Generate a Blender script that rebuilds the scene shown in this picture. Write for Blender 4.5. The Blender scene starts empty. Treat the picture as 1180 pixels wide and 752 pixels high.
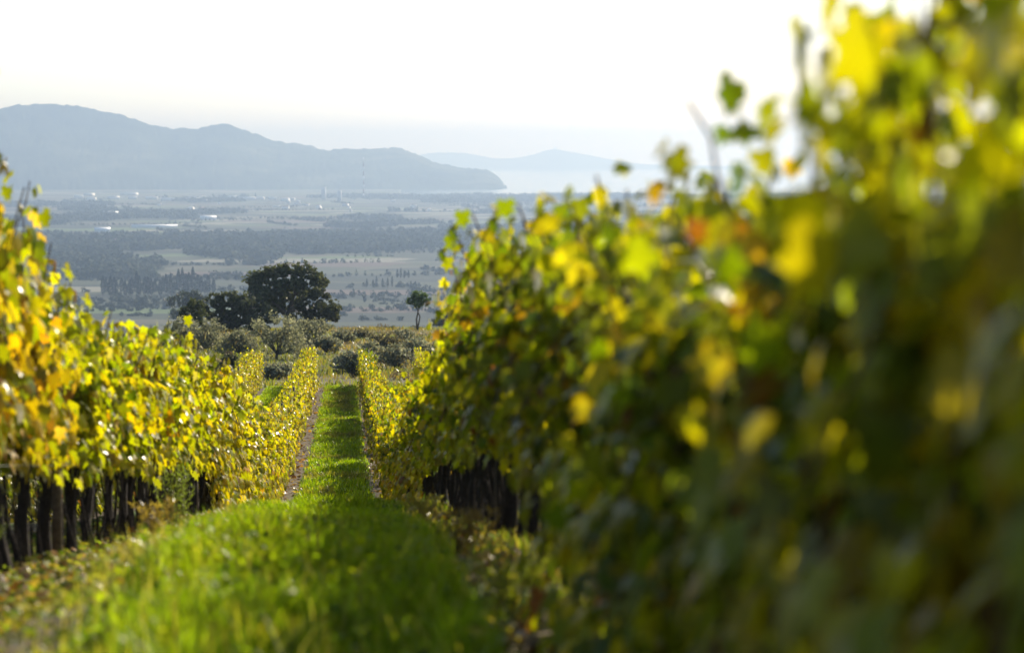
import bpy, math, random
import numpy as np
from mathutils import Vector, Matrix
R_ = math.radians
S = bpy.context.scene
COL = S.collection
rng = np.random.default_rng(11)
random.seed(11)

# ------------------------------------------------------------------ camera, sky, sun, exposure
FPX = 2786.0            # focal length in pixels of the 1180 px wide photograph (85 mm on 36 mm)
EYE = 150.0             # metres above the sea
YAW = math.atan(193 / FPX)
PITCH = math.atan(198 / FPX)
cd = bpy.data.cameras.new('camera'); cam = bpy.data.objects.new('camera', cd); COL.objects.link(cam)
cd.lens = 85.0; cd.sensor_width = 36.0; cd.clip_start = 0.1; cd.clip_end = 400000
cam.location = (0, 0, EYE)
cam.rotation_euler = (R_(90) - PITCH, 0, -YAW)
cd.dof.use_dof = True; cd.dof.focus_distance = 58.0; cd.dof.aperture_fstop = 85 / 1000 / 0.034
cd.dof.aperture_blades = 0
S.camera = cam
SUN_EL, SUN_AZ = R_(29), R_(37)      # azimuth measured from +Y (down the rows) towards +X
w = bpy.data.worlds.new('World'); S.world = w; w.use_nodes = True
wn = w.node_tree; bg = wn.nodes['Background']
sky = wn.nodes.new('ShaderNodeTexSky'); sky.sky_type = 'NISHITA'; sky.sun_disc = False
sky.sun_elevation = SUN_EL; sky.sun_rotation = SUN_AZ
sky.altitude = 150; sky.air_density = 0.75; sky.dust_density = 0.9; sky.ozone_density = 1.0
wn.links.new(sky.outputs[0], bg.inputs[0]); bg.inputs[1].default_value = 0.11
sl = bpy.data.lights.new('sun', 'SUN'); sl.energy = 5.0; sl.angle = R_(0.55); sl.color = (1.0, 0.915, 0.78)
so = bpy.data.objects.new('sun', sl); COL.objects.link(so)
sd = Vector((math.sin(SUN_AZ) * math.cos(SUN_EL), math.cos(SUN_AZ) * math.cos(SUN_EL), math.sin(SUN_EL)))
so.rotation_euler = sd.to_track_quat('Z', 'Y').to_euler(); so.location = (60, 60, 260)
S.view_settings.view_transform = 'Standard'; S.view_settings.look = 'None'
S.view_settings.exposure = 0.8; S.view_settings.gamma = 1.0
S.render.engine = 'CYCLES'
cy = S.cycles
cy.use_denoising = True
try: cy.denoiser = 'OPENIMAGEDENOISE'
except Exception: pass
cy.max_bounces = 7; cy.diffuse_bounces = 4; cy.glossy_bounces = 2; cy.transmission_bounces = 5
cy.transparent_max_bounces = 4; cy.volume_bounces = 1
cy.sample_clamp_indirect = 4.0; cy.caustics_reflective = False; cy.caustics_refractive = False

# ------------------------------------------------------------------ helpers
def tag(o, label=None, cat=None, group=None, kind=None):
    if label: o['label'] = label
    if cat: o['category'] = cat
    if group: o['group'] = group
    if kind: o['kind'] = kind
    return o

def empty(name, loc, rz=0.0, sc=(1, 1, 1)):
    o = bpy.data.objects.new(name, None); COL.objects.link(o)
    o.empty_display_size = 0.2
    o.location = loc; o.rotation_euler = (0, 0, rz); o.scale = sc
    return o

def mesh_np(name, V, F, mat, C=None, smooth=False):
    """V (n,3), F (m,3 or 4), C (n,3) per-vertex colour"""
    V = np.asarray(V, dtype=np.float32); F = np.asarray(F, dtype=np.int32)
    k = F.shape[1]
    me = bpy.data.meshes.new(name)
    me.vertices.add(len(V)); me.vertices.foreach_set('co', V.ravel())
    me.loops.add(F.size); me.loops.foreach_set('vertex_index', F.ravel())
    me.polygons.add(len(F))
    me.polygons.foreach_set('loop_start', np.arange(0, F.size, k, dtype=np.int32))
    me.polygons.foreach_set('loop_total', np.full(len(F), k, dtype=np.int32))
    if smooth: me.polygons.foreach_set('use_smooth', np.ones(len(F), dtype=bool))
    if C is not None:
        a = me.color_attributes.new('tint', 'FLOAT_COLOR', 'POINT')
        c4 = np.ones((len(V), 4), dtype=np.float32); c4[:, :3] = C
        a.data.foreach_set('color', c4.ravel())
    me.materials.append(mat); me.update(calc_edges=True)
    return me

def obj(name, me, parent=None, loc=(0, 0, 0)):
    o = bpy.data.objects.new(name, me); COL.objects.link(o); o.location = loc
    if parent is not None: o.parent = parent
    return o

def copy_tree(root, loc, rz=0.0, sc=(1, 1, 1)):
    r = root.copy(); COL.objects.link(r); r.location = loc; r.rotation_euler = (0, 0, rz); r.scale = sc
    for ch in list(root.children):
        c = ch.copy(); COL.objects.link(c); c.parent = r
    return r

class Soup:
    """collects triangles / quads with vertex colours (all split to tris)"""
    def __init__(s): s.V = []; s.F = []; s.C = []; s.n = 0
    def add(s, V, F, C):
        V = np.asarray(V, float); F = np.asarray(F, int)
        if F.shape[1] == 4: F = np.concatenate([F[:, [0, 1, 2]], F[:, [0, 2, 3]]])
        C = np.asarray(C, float)
        if C.ndim == 1: C = np.tile(C, (len(V), 1))
        s.V.append(V); s.F.append(F + s.n); s.C.append(C); s.n += len(V)
    def tube(s, pts, rad, sides=6, col=(1, 1, 1), cap=True):
        P = np.asarray(pts, float); n = len(P)
        rad = np.broadcast_to(np.asarray(rad, float), (n,))
        T = np.gradient(P, axis=0); T /= np.linalg.norm(T, axis=1)[:, None] + 1e-9
        ref = np.array([0.31, 0.95, 0.05]); A = np.cross(T, ref); A /= np.linalg.norm(A, axis=1)[:, None] + 1e-9
        B = np.cross(T, A)
        an = np.linspace(0, 2 * np.pi, sides, endpoint=False)
        V = (P[:, None] + rad[:, None, None] * (np.cos(an)[None, :, None] * A[:, None] + np.sin(an)[None, :, None] * B[:, None])).reshape(-1, 3)
        F = []
        for i in range(n - 1):
            for j in range(sides):
                a = i * sides + j; b = i * sides + (j + 1) % sides
                F.append((a, b, b + sides, a + sides))
        if cap:
            V = np.vstack([V, P[0], P[-1]])
            c0 = n * sides
            for j in range(sides):
                F.append((c0, (j + 1) % sides, j, j)); a = (n - 1) * sides
                F.append((c0 + 1, a + j, a + (j + 1) % sides, a + (j + 1) % sides))
            F = np.array(F); 
            tri = np.concatenate([F[:-2 * sides][:, [0, 1, 2]], F[:-2 * sides][:, [0, 2, 3]], F[-2 * sides:][:, :3]])
            s.add(V, tri, col)
        else: s.add(V, np.array(F), col)
    def box(s, c, d, col=(1, 1, 1), rz=0.0):
        x, y, z = d[0] / 2, d[1] / 2, d[2] / 2
        V = np.array([(i, j, k) for i in (-x, x) for j in (-y, y) for k in (-z, z)])
        ca, sa = math.cos(rz), math.sin(rz)
        V = np.c_[V[:, 0] * ca - V[:, 1] * sa, V[:, 0] * sa + V[:, 1] * ca, V[:, 2]] + np.array(c)
        s.add(V, [(0, 1, 3, 2), (4, 6, 7, 5), (0, 4, 5, 1), (2, 3, 7, 6), (0, 2, 6, 4), (1, 5, 7, 3)], col)
    def mesh(s, name, mat, smooth=False):
        return mesh_np(name, np.vstack(s.V), np.vstack(s.F), mat, np.vstack(s.C), smooth)

def unit(v): return v / (np.linalg.norm(v, axis=-1, keepdims=True) + 1e-9)

def vnoise(x, y, seed=0):
    """smooth value noise, numpy arrays"""
    x = np.asarray(x, float); y = np.asarray(y, float)
    xi = np.floor(x); yi = np.floor(y); fx = x - xi; fy = y - yi
    fx = fx * fx * (3 - 2 * fx); fy = fy * fy * (3 - 2 * fy)
    def h(a, b):
        n = np.sin(a * 127.1 + b * 311.7 + seed * 74.7) * 43758.5453
        return n - np.floor(n)
    return (h(xi, yi) * (1 - fx) + h(xi + 1, yi) * fx) * (1 - fy) + (h(xi, yi + 1) * (1 - fx) + h(xi + 1, yi + 1) * fx) * fy
def fbm(x, y, seed=0, o=4):
    r = 0; a = 0.5
    for i in range(o): r = r + a * vnoise(x * 2 ** i, y * 2 ** i, seed + i); a *= 0.5
    return r

_cm = cam.rotation_euler.to_matrix()
_R = np.array(_cm.col[0]); _U = np.array(_cm.col[1]); _Fw = -np.array(_cm.col[2])
def at(px, py, D):
    """world point seen at photo pixel (px, py), D metres down the rows"""
    r = _Fw + (px - 590) / FPX * _R + (376 - py) / FPX * _U
    return np.array([0, 0, EYE]) + r * (D / r[1])

# ------------------------------------------------------------------ materials
def new_mat(name):
    m = bpy.data.materials.new(name); m.use_nodes = True
    nt = m.node_tree; nt.nodes.clear()
    out = nt.nodes.new('ShaderNodeOutputMaterial')
    return m, nt, out
def N(nt, typ, **kw):
    n = nt.nodes.new(typ)
    for k, v in kw.items():
        if k in n.inputs: n.inputs[k].default_value = v
        else: setattr(n, k, v)
    return n
def L(nt, a, b): nt.links.new(a, b)

def leaf_mat(name, transl=0.5, tmul=(1.6, 1.5, 0.8), gloss=0.10, rough=0.35, obj_var=0.12, refl=1.0):
    m, nt, out = new_mat(name)
    at_ = N(nt, 'ShaderNodeAttribute', attribute_name='tint')
    oi = N(nt, 'ShaderNodeObjectInfo')
    mr = N(nt, 'ShaderNodeMapRange'); mr.inputs['To Min'].default_value = 1 - obj_var; mr.inputs['To Max'].default_value = 1 + obj_var
    L(nt, oi.outputs['Random'], mr.inputs['Value'])
    hsv = N(nt, 'ShaderNodeHueSaturation'); L(nt, at_.outputs['Color'], hsv.inputs['Color']); L(nt, mr.outputs[0], hsv.inputs['Value'])
    mulr = N(nt, 'ShaderNodeMix', data_type='RGBA', blend_type='MULTIPLY'); mulr.inputs[0].default_value = 1.0
    L(nt, hsv.outputs[0], mulr.inputs[6]); mulr.inputs[7].default_value = (refl, refl, refl, 1)
    mul = N(nt, 'ShaderNodeMix', data_type='RGBA', blend_type='MULTIPLY'); mul.inputs[0].default_value = 1.0; mul.clamp_result = False
    L(nt, hsv.outputs[0], mul.inputs[6]); mul.inputs[7].default_value = (*tmul, 1)
    d = N(nt, 'ShaderNodeBsdfDiffuse'); L(nt, mulr.outputs[2], d.inputs[0])
    t = N(nt, 'ShaderNodeBsdfTranslucent'); L(nt, mul.outputs[2], t.inputs[0])
    mx = N(nt, 'ShaderNodeMixShader'); mx.inputs[0].default_value = transl
    L(nt, d.outputs[0], mx.inputs[1]); L(nt, t.outputs[0], mx.inputs[2])
    if gloss > 0:
        g = N(nt, 'ShaderNodeBsdfGlossy'); g.inputs['Roughness'].default_value = rough; g.inputs[0].default_value = (1, 0.96, 0.86, 1)
        lw = N(nt, 'ShaderNodeFresnel'); lw.inputs[0].default_value = 1.45
        mm = N(nt, 'ShaderNodeMath', operation='MULTIPLY'); L(nt, lw.outputs[0], mm.inputs[0]); mm.inputs[1].default_value = gloss * 10
        m2 = N(nt, 'ShaderNodeMixShader'); L(nt, mm.outputs[0], m2.inputs[0])
        L(nt, mx.outputs[0], m2.inputs[1]); L(nt, g.outputs[0], m2.inputs[2]); L(nt, m2.outputs[0], out.inputs[0])
    else: L(nt, mx.outputs[0], out.inputs[0])
    return m

def plain_mat(name, col, rough=0.8, attr=False, nscale=0.0, namt=0.35, bump=0.0):
    m, nt, out = new_mat(name)
    p = N(nt, 'ShaderNodeBsdfPrincipled'); p.inputs['Roughness'].default_value = rough; p.inputs['Specular IOR Level'].default_value = 0.25
    src = None
    if attr:
        a = N(nt, 'ShaderNodeAttribute', attribute_name='tint'); src = a.outputs['Color']
    else:
        r = N(nt, 'ShaderNodeRGB'); r.outputs[0].default_value = (*col, 1); src = r.outputs[0]
    if nscale:
        tc = N(nt, 'ShaderNodeTexCoord'); no = N(nt, 'ShaderNodeTexNoise'); no.inputs['Scale'].default_value = nscale; no.inputs['Detail'].default_value = 6
        L(nt, tc.outputs['Object'], no.inputs['Vector'])
        mr = N(nt, 'ShaderNodeMapRange'); mr.inputs['From Min'].default_value = 0.3; mr.inputs['From Max'].default_value = 0.7
        mr.inputs['To Min'].default_value = 1 - namt; mr.inputs['To Max'].default_value = 1 + namt; L(nt, no.outputs[0], mr.inputs['Value'])
        h = N(nt, 'ShaderNodeHueSaturation'); L(nt, src, h.inputs['Color']); L(nt, mr.outputs[0], h.inputs['Value']); src = h.outputs[0]
        if bump:
            b = N(nt, 'ShaderNodeBump'); b.inputs['Strength'].default_value = bump; b.inputs['Distance'].default_value = 0.02
            L(nt, no.outputs[0], b.inputs['Height']); L(nt, b.outputs[0], p.inputs['Normal'])
    L(nt, src, p.inputs['Base Color']); L(nt, p.outputs[0], out.inputs[0])
    return m

M_VINE = leaf_mat('vine_leaf', transl=0.58, tmul=(2.25, 2.25, 0.18), gloss=0.026, rough=0.28)
M_GRASS = leaf_mat('grass_blade', transl=0.55, tmul=(1.8, 1.85, 0.3), gloss=0.012, rough=0.4, obj_var=0)
M_OAK = leaf_mat('oak_leaf', transl=0.35, tmul=(1.3, 1.3, 0.7), gloss=0.008, rough=0.5, obj_var=0.1)
M_OLIVE = leaf_mat('olive_leaf', transl=0.45, tmul=(1.4, 1.4, 1.0), gloss=0.004, rough=0.5, obj_var=0.15)
M_FAR = leaf_mat('far_foliage', transl=0.1, tmul=(1, 1, 1), gloss=0, obj_var=0.15)
M_BARK = plain_mat('vine_bark', (0.035, 0.027, 0.021), 0.95, nscale=60, namt=0.5, bump=0.8)
M_CANE = plain_mat('cane_bark', (0.13, 0.075, 0.035), 0.8, nscale=30, namt=0.3)
M_TREEBARK = plain_mat('tree_bark', (0.10, 0.085, 0.07), 0.95, nscale=6, namt=0.4, bump=0.6)
M_POST = plain_mat('weathered_wood', (0.16, 0.13, 0.10), 0.9, nscale=40, namt=0.4, bump=0.5)
M_WIRE = plain_mat('galvanised_wire', (0.3, 0.3, 0.3), 0.45)
M_WALL = plain_mat('pale_render', (0.72, 0.70, 0.66), 0.8, nscale=0.3, namt=0.15)
M_ROOF = plain_mat('clay_roof', (0.32, 0.17, 0.11), 0.8, nscale=0.3, namt=0.25)
M_PLASTIC = plain_mat('greenhouse_film', (0.75, 0.77, 0.78), 0.35)
M_STACK_W = plain_mat('stack_white', (0.5, 0.5, 0.5), 0.7)
M_STACK_R = plain_mat('stack_red', (0.20, 0.12, 0.115), 0.7)

# ------------------------------------------------------------------ terrain
PD = np.array([-60, 0, 5, 8.2, 10, 13.3, 18, 24, 32, 42, 50, 61, 80, 100, 104, 112, 130, 160, 200, 240, 300, 420, 600, 900, 1300, 1800, 2300, 3000, 4000, 6000, 8850], float)
PZ = np.array([0.0, 1.38, 1.50, 1.69, 1.83, 2.2, 2.8, 3.55, 4.82, 6.08, 6.75, 7.5, 8.6, 9.62, 10.1, 10.6, 11.7, 13.3, 15.3, 17.2, 22.5, 36, 52, 72, 98, 122, 134, 140, 143, 146, 148.9])
_g = np.linspace(-60, 400, 4601); _gz = np.interp(_g, PD, PZ)
_k = np.hanning(31); _k /= _k.sum(); _gs = np.convolve(np.pad(_gz, 15, 'edge'), _k, 'valid')
def drop(Y):
    Y = np.asarray(Y, float)
    return np.where(Y < 395, np.interp(Y, _g, _gs), np.interp(Y, PD, PZ))
def smooth(a, b, x):
    t = np.clip((x - a) / (b - a), 0, 1); return t * t * (3 - 2 * t)
def shore(X, Y):
    """>0 on land"""
    ys = 8900 + 260 * (fbm(X / 900, X * 0 + 3.3, 5) - 0.5) + 0.012 * X
    merge = smooth(0.030, 0.012, X / np.maximum(Y, 1))         # land joins the promontory on the left
    return (ys + merge * 5000) - Y
def ground(X, Y):
    X = np.asarray(X, float); Y = np.asarray(Y, float)
    z = EYE - drop(Y)
    z = z + 0.10 * (fbm(X / 3.0, Y / 5.0, 1) - 0.47) * smooth(130, 90, Y)
    z = z - 0.14 * smooth(-1.0, -1.6, X) * smooth(34, 20, Y) * smooth(6, 11, Y)
    mid = smooth(112, 170, Y) * smooth(900, 300, Y)
    z = z + mid * (1.6 * (fbm(X / 22.0, Y / 30.0, 2) - 0.47) - 7 * smooth(-0.055, -0.11, X / np.maximum(Y, 1)) * smooth(150, 400, Y))
    far = smooth(700, 2000, Y)
    z = z + far * smooth(8700, 6500, Y) * 3.0 * (fbm(X / 700.0, Y / 900.0, 3) - 0.47)
    # hillside beyond the field falls off to the far sides as well
    s = shore(X, Y)
    z = np.where(Y > 8000, np.minimum(z, -2.6 + 4.2 * smooth(-60, 60, s)), z)
    return z
def g1(x, y): return float(ground(np.array([x]), np.array([y]))[0])

def rowB(Y): return np.interp(Y, [0, 10, 13.3, 24.6, 34, 42, 61, 101], [-2.15, -2.08, -2.00, -1.78, -1.58, -1.46, -1.45, -1.45])
def rowC(Y): return np.interp(Y, [0, 10, 24.6, 42, 101], [1.0, 1.0, 0.99, 0.90, 0.85])
ROWS = {'A': lambda Y: rowB(Y) - 2.28, 'B': rowB, 'C': rowC, 'D': lambda Y: rowC(Y) + 2.28, 'Z': lambda Y: rowB(Y) - 4.56, 'E': lambda Y: rowC(Y) + 4.56}

def wood_mask(X, Y):
    """1 where woodland stands on the plain"""
    x = X / np.maximum(Y, 1)
    n = fbm(X / 420.0, Y / 650.0, 9)
    n2 = fbm(X / 140.0, Y / 240.0, 19)
    a = smooth(2650, 2800, Y) * smooth(3700, 3350, Y) * smooth(-0.025, -0.035, x - 0.012 * (n2 - .5)) * smooth(0.40, 0.46, n2)
    b = smooth(3500, 3900, Y) * smooth(6400, 5600, Y) * smooth(-0.005, 0.02, x + 0.03 * (n - .5)) * smooth(0.44, 0.50, n + 0.7 * (n2 - .5))
    c = smooth(7950, 8100, Y) * smooth(8500, 8400, Y) * smooth(0.0, 0.03, x)
    d = smooth(0.55, 0.60, n) * smooth(2500, 2800, Y)
    return np.clip(a + b + c + d, 0, 1)

yl = [-60, -40, -25, -15, -8]
y = -4.0
while y < 8900 * 1.7:
    yl.append(y); y += max(0.35, 0.0 + y * 0.012)
yl = np.array(yl)
nt_ = 150
t = np.linspace(-1, 1, 2 * nt_ + 1)
WX = 70 + 0.55 * np.maximum(yl, 0)
X = np.sign(t)[None] * (8.0 * np.abs(t)[None] + (WX[:, None] - 8) * np.abs(t)[None] ** 3.2)
Xs = t[None] * WX[:, None]
bl = smooth(120, 500, yl)[:, None]
X = X * (1 - bl) + Xs * bl
Y = np.repeat(yl[:, None], X.shape[1], 1)
Z = ground(X, Y)
V = np.stack([X, Y, Z], -1).reshape(-1, 3)
nr, nc = X.shape
i, j = np.meshgrid(np.arange(nr - 1), np.arange(nc - 1), indexing='ij')
a = (i * nc + j).ravel(); F = np.stack([a, a + 1, a + nc + 1, a + nc], 1)
# attribute: R = bare soil under the rows, G = woodland floor, B = beach
soil = np.zeros_like(X)
for k in 'ABCDZE':
    d = np.abs(X - ROWS[k](Y) - (0.18 if k in 'AB' else 0.0)); soil = np.maximum(soil, smooth(0.62, 0.30, d + 0.3 * (vnoise(X / .4, Y / .6, 4) - .5)))
soil = np.maximum(soil, smooth(-.75, -.95, X + .3 * (vnoise(X / .4, Y / .5, 14) - .5)) * smooth(30, 24, Y) * smooth(-3.4, -3.0, X))
soil = soil * smooth(103, 101, Y) * smooth(-5, 0, Y)
soil = np.maximum(soil, 0.8 * smooth(113, 114, Y) * smooth(118, 117, Y))      # farm track past the rows
wm = wood_mask(X, Y)
bch = smooth(90, 20, shore(X, Y)) * smooth(8000, 8300, Y)
C = np.stack([soil, wm, bch], -1).reshape(-1, 3)

m, nt, out = new_mat('land')
geo = N(nt, 'ShaderNodeNewGeometry'); sep = N(nt, 'ShaderNodeSeparateXYZ'); L(nt, geo.outputs['Position'], sep.inputs[0])
attr = N(nt, 'ShaderNodeAttribute', attribute_name='tint'); sa = N(nt, 'ShaderNodeSeparateColor'); L(nt, attr.outputs['Color'], sa.inputs[0])
def noise(scale, detail=5, vec=None):
    n = N(nt, 'ShaderNodeTexNoise'); n.inputs['Scale'].default_value = scale; n.inputs['Detail'].default_value = detail
    L(nt, vec or geo.outputs['Position'], n.inputs['Vector']); return n.outputs[0]
def ramp(src, stops):
    r = N(nt, 'ShaderNodeValToRGB'); e = r.color_ramp.elements
    while len(e) < len(stops): e.new(0.5)
    for q, (p, c) in zip(e, stops): q.position = p; q.color = (*c, 1)
    L(nt, src, r.inputs[0]); return r.outputs[0]
def mix(f, c1, c2):
    mx = N(nt, 'ShaderNodeMix', data_type='RGBA'); L(nt, f, mx.inputs[0]); L(nt, c1, mx.inputs[6]); L(nt, c2, mx.inputs[7]); return mx.outputs[2]
def mrange(src, a, b):
    r = N(nt, 'ShaderNodeMapRange'); r.inputs['From Min'].default_value = a; r.inputs['From Max'].default_value = b; L(nt, src, r.inputs[0]); return r.outputs[0]
turf = ramp(noise(3.0), [(0.3, (0.035, 0.055, 0.012)), (0.55, (0.075, 0.12, 0.02)), (0.75, (0.12, 0.13, 0.045))])
dirt = ramp(noise(7.0), [(0.3, (0.08, 0.06, 0.04)), (0.6, (0.15, 0.12, 0.08)), (0.8, (0.22, 0.18, 0.12))])
near = mix(sa.outputs[0], turf, dirt)
hill = ramp(noise(0.16, 8), [(0.30, (0.05, 0.055, 0.022)), (0.45, (0.10, 0.105, 0.04)), (0.58, (0.15, 0.125, 0.055)), (0.72, (0.20, 0.16, 0.085))])
hill2 = mix(sa.outputs[0], hill, dirt)
# fields on the plain: cells about 150 x 220 m
mp = N(nt, 'ShaderNodeMapping'); mp.inputs['Rotation'].default_value = (0, 0, R_(17)); mp.inputs['Scale'].default_value = (1 / 170, 1 / 110, 0.0)
L(nt, geo.outputs['Position'], mp.inputs[0])
vo = N(nt, 'ShaderNodeTexVoronoi'); vo.distance = 'CHEBYCHEV'; vo.inputs['Scale'].default_value = 1.0; L(nt, mp.outputs[0], vo.inputs['Vector'])
sv = N(nt, 'ShaderNodeSeparateColor'); L(nt, vo.outputs['Color'], sv.inputs[0])
field = ramp(sv.outputs[0], [(0.0, (0.018, 0.026, 0.02)), (0.25, (0.03, 0.04, 0.024)), (0.42, (0.045, 0.055, 0.03)), (0.58, (0.085, 0.08, 0.052)), (0.70, (0.10, 0.07, 0.058)), (0.80, (0.085, 0.125, 0.045)), (0.91, (0.20, 0.19, 0.14))])
field.node.color_ramp.interpolation = 'CONSTANT'
fn = ramp(noise(0.012, 6), [(0.35, (0.03, 0.04, 0.02)), (0.65, (0.11, 0.11, 0.06))])
mf = N(nt, 'ShaderNodeMix', data_type='RGBA'); mf.inputs[0].default_value = 0.2; L(nt, field, mf.inputs[6]); L(nt, fn, mf.inputs[7])
wf = N(nt, 'ShaderNodeRGB'); wf.outputs[0].default_value = (0.03, 0.04, 0.02, 1)
plain = mix(sa.outputs[1], mf.outputs[2], wf.outputs[0])
sand = N(nt, 'ShaderNodeRGB'); sand.outputs[0].default_value = (0.45, 0.40, 0.32, 1)
plain = mix(sa.outputs[2], plain, sand.outputs[0])
c1 = mix(mrange(sep.outputs['Y'], 101, 105), near, hill2)
c2 = mix(mrange(sep.outputs['Y'], 700, 1500), c1, plain)
p = N(nt, 'ShaderNodeBsdfPrincipled'); p.inputs['Roughness'].default_value = 0.95; p.inputs['Specular IOR Level'].default_value = 0.1
L(nt, c2, p.inputs['Base Color'])
b = N(nt, 'ShaderNodeBump'); b.inputs['Strength'].default_value = 0.6; b.inputs['Distance'].default_value = 0.05; L(nt, noise(9.0, 6), b.inputs['Height']); L(nt, b.outputs[0], p.inputs['Normal'])
L(nt, p.outputs[0], out.inputs[0])
tag(obj('ground', mesh_np('ground', V, F, m, C, True)), kind='structure')

# ------------------------------------------------------------------ sea
m, nt, out = new_mat('sea_water')
p = N(nt, 'ShaderNodeBsdfPrincipled'); p.inputs['Base Color'].default_value = (0.03, 0.06, 0.09, 1); p.inputs['Roughness'].default_value = 0.12
p.inputs['IOR'].default_value = 1.33
geo = N(nt, 'ShaderNodeNewGeometry')
no = N(nt, 'ShaderNodeTexNoise'); no.inputs['Scale'].default_value = 0.02; no.inputs['Detail'].default_value = 8; L(nt, geo.outputs['Position'], no.inputs['Vector'])
b = N(nt, 'ShaderNodeBump'); b.inputs['Strength'].default_value = 1.0; b.inputs['Distance'].default_value = 0.35; L(nt, no.outputs[0], b.inputs['Height']); L(nt, b.outputs[0], p.inputs['Normal'])
L(nt, p.outputs[0], out.inputs[0])
SX = 30000
V = [(-SX, 7000, 0), (SX, 7000, 0), (SX, 32000, 0), (-SX, 32000, 0)]
tag(obj('sea', mesh_np('sea', V, [(0, 1, 2, 3)], m)), kind='structure')

# ------------------------------------------------------------------ hills across the plain and across the water
m, nt, out = new_mat('wooded_hill')
geo = N(nt, 'ShaderNodeNewGeometry')
hn = ramp(noise(0.004, 10), [(0.32, (0.022, 0.032, 0.018)), (0.55, (0.05, 0.062, 0.03)), (0.70, (0.10, 0.10, 0.055))])
p = N(nt, 'ShaderNodeBsdfPrincipled'); p.inputs['Roughness'].default_value = 1.0; p.inputs['Specular IOR Level'].default_value = 0.0
L(nt, hn, p.inputs['Base Color']); L(nt, p.outputs[0], out.inputs[0]); M_HILL = m

def ridge(name, outline, D, front, back, seed, treebump, nx=420, amp=0.10):
    px = np.linspace(outline[0][0], outline[-1][0], nx)
    py = np.interp(px, [q[0] for q in outline], [q[1] for q in outline])
    k = np.hanning(9); k /= k.sum(); py2 = np.convolve(np.pad(py, 4, 'edge'), k, 'valid')
    P = np.array([at(a_, b_, D) for a_, b_ in zip(px, py2)])
    top = np.maximum(P[:, 2], 3.0)
    s = np.concatenate([-np.linspace(1, 0, 34)[:-1], np.linspace(0, 1, 18)])
    Xg = np.zeros((nx, len(s))); Yg = Xg.copy(); Zg = Xg.copy()
    for q, u in enumerate(s):
        Yq = D + (u * front if u < 0 else u * back)
        Xq = P[:, 0] * (Yq / D) if u < 0 else P[:, 0] * (1 + 0 * u)
        prof = (1 - abs(u)) ** (0.85 if u < 0 else 1.1)
        spur = 1 + amp * 6 * (fbm(Xq / 700.0 + 3, np.full(nx, Yq) / 1500.0, seed) - 0.47) * math.sin(min(1, abs(u) * 1.0) * math.pi) * 1.4
        Xg[:, q] = Xq; Yg[:, q] = Yq; Zg[:, q] = top * prof * spur - 3 * abs(u) ** 6
    Zg = Zg + (Zg > 6) * treebump * (vnoise(Xg / 16.0, Yg / 16.0, seed + 7) + vnoise(Xg / 40.0, Yg / 40.0, seed + 8) - 1)
    V = np.stack([Xg, Yg, Zg], -1).reshape(-1, 3); nc = len(s)
    i, j = np.meshgrid(np.arange(nx - 1), np.arange(nc - 1), indexing='ij'); a = (i * nc + j).ravel()
    F = np.stack([a, a + nc, a + nc + 1, a + 1], 1)
    return tag(obj(name, mesh_np(name, V, F, M_HILL, None, True)), kind='structure')

ridge('hills', [(-420, 175), (-330, 160), (-220, 150), (-120, 138), (-50, 133), (0, 126.5), (20, 121), (45, 119), (70, 120), (90, 122), (112, 127), (130, 130.5), (150, 136), (165, 140), (180, 144.5), (195, 148),
                (210, 148.5), (225, 148.5), (240, 145), (255, 143.5), (265, 144), (275, 147.5), (290, 153), (310, 161), (330, 164.5), (345, 166), (360, 169), (375, 172), (395, 171.5), (430, 171), (460, 170.5),
                (475, 175), (500, 187), (530, 193), (558, 195), (568, 199), (576, 206), (581, 213), (584, 221)], 11500, 1150, 2200, 31, 9.0, nx=900)
ridge('hills', [(430, 200), (470, 182), (486, 177.5), (505, 175.5), (535, 176), (550, 179), (572, 183), (600, 181.5), (615, 178), (628, 173.5), (640, 171.5), (652, 174), (680, 179), (700, 183), (718, 187), (750, 189.5), (790, 190.5), (850, 192), (900, 196)],
      25500, 800, 2500, 47, 5.0, nx=500, amp=0.05)

# ------------------------------------------------------------------ air
Vb = 140000.0
bm_v = [(x_, y_, z_) for x_ in (-30500, 30500) for y_ in (-400, 32500) for z_ in (-4.5, 452)]
bf = [(0, 1, 3, 2), (4, 6, 7, 5), (0, 4, 5, 1), (2, 3, 7, 6), (0, 2, 6, 4), (1, 5, 7, 3)]
m, nt, out = new_mat('haze')
pv = N(nt, 'ShaderNodeVolumePrincipled'); pv.inputs['Color'].default_value = (0.268, 0.36, 0.502, 1); pv.inputs['Density'].default_value = 1.5e-4
pv.inputs['Absorption Color'].default_value = (0.30, 0.235, 0.11, 1)   # blue scatters most: near air blue, far air white
pv.inputs['Anisotropy'].default_value = 0.45
L(nt, pv.outputs[0], out.inputs['Volume'])
m.cycles.homogeneous_volume = True if hasattr(m.cycles, 'homogeneous_volume') else True
tag(obj('haze', mesh_np('haze', bm_v, bf, m)), kind='stuff')

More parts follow.
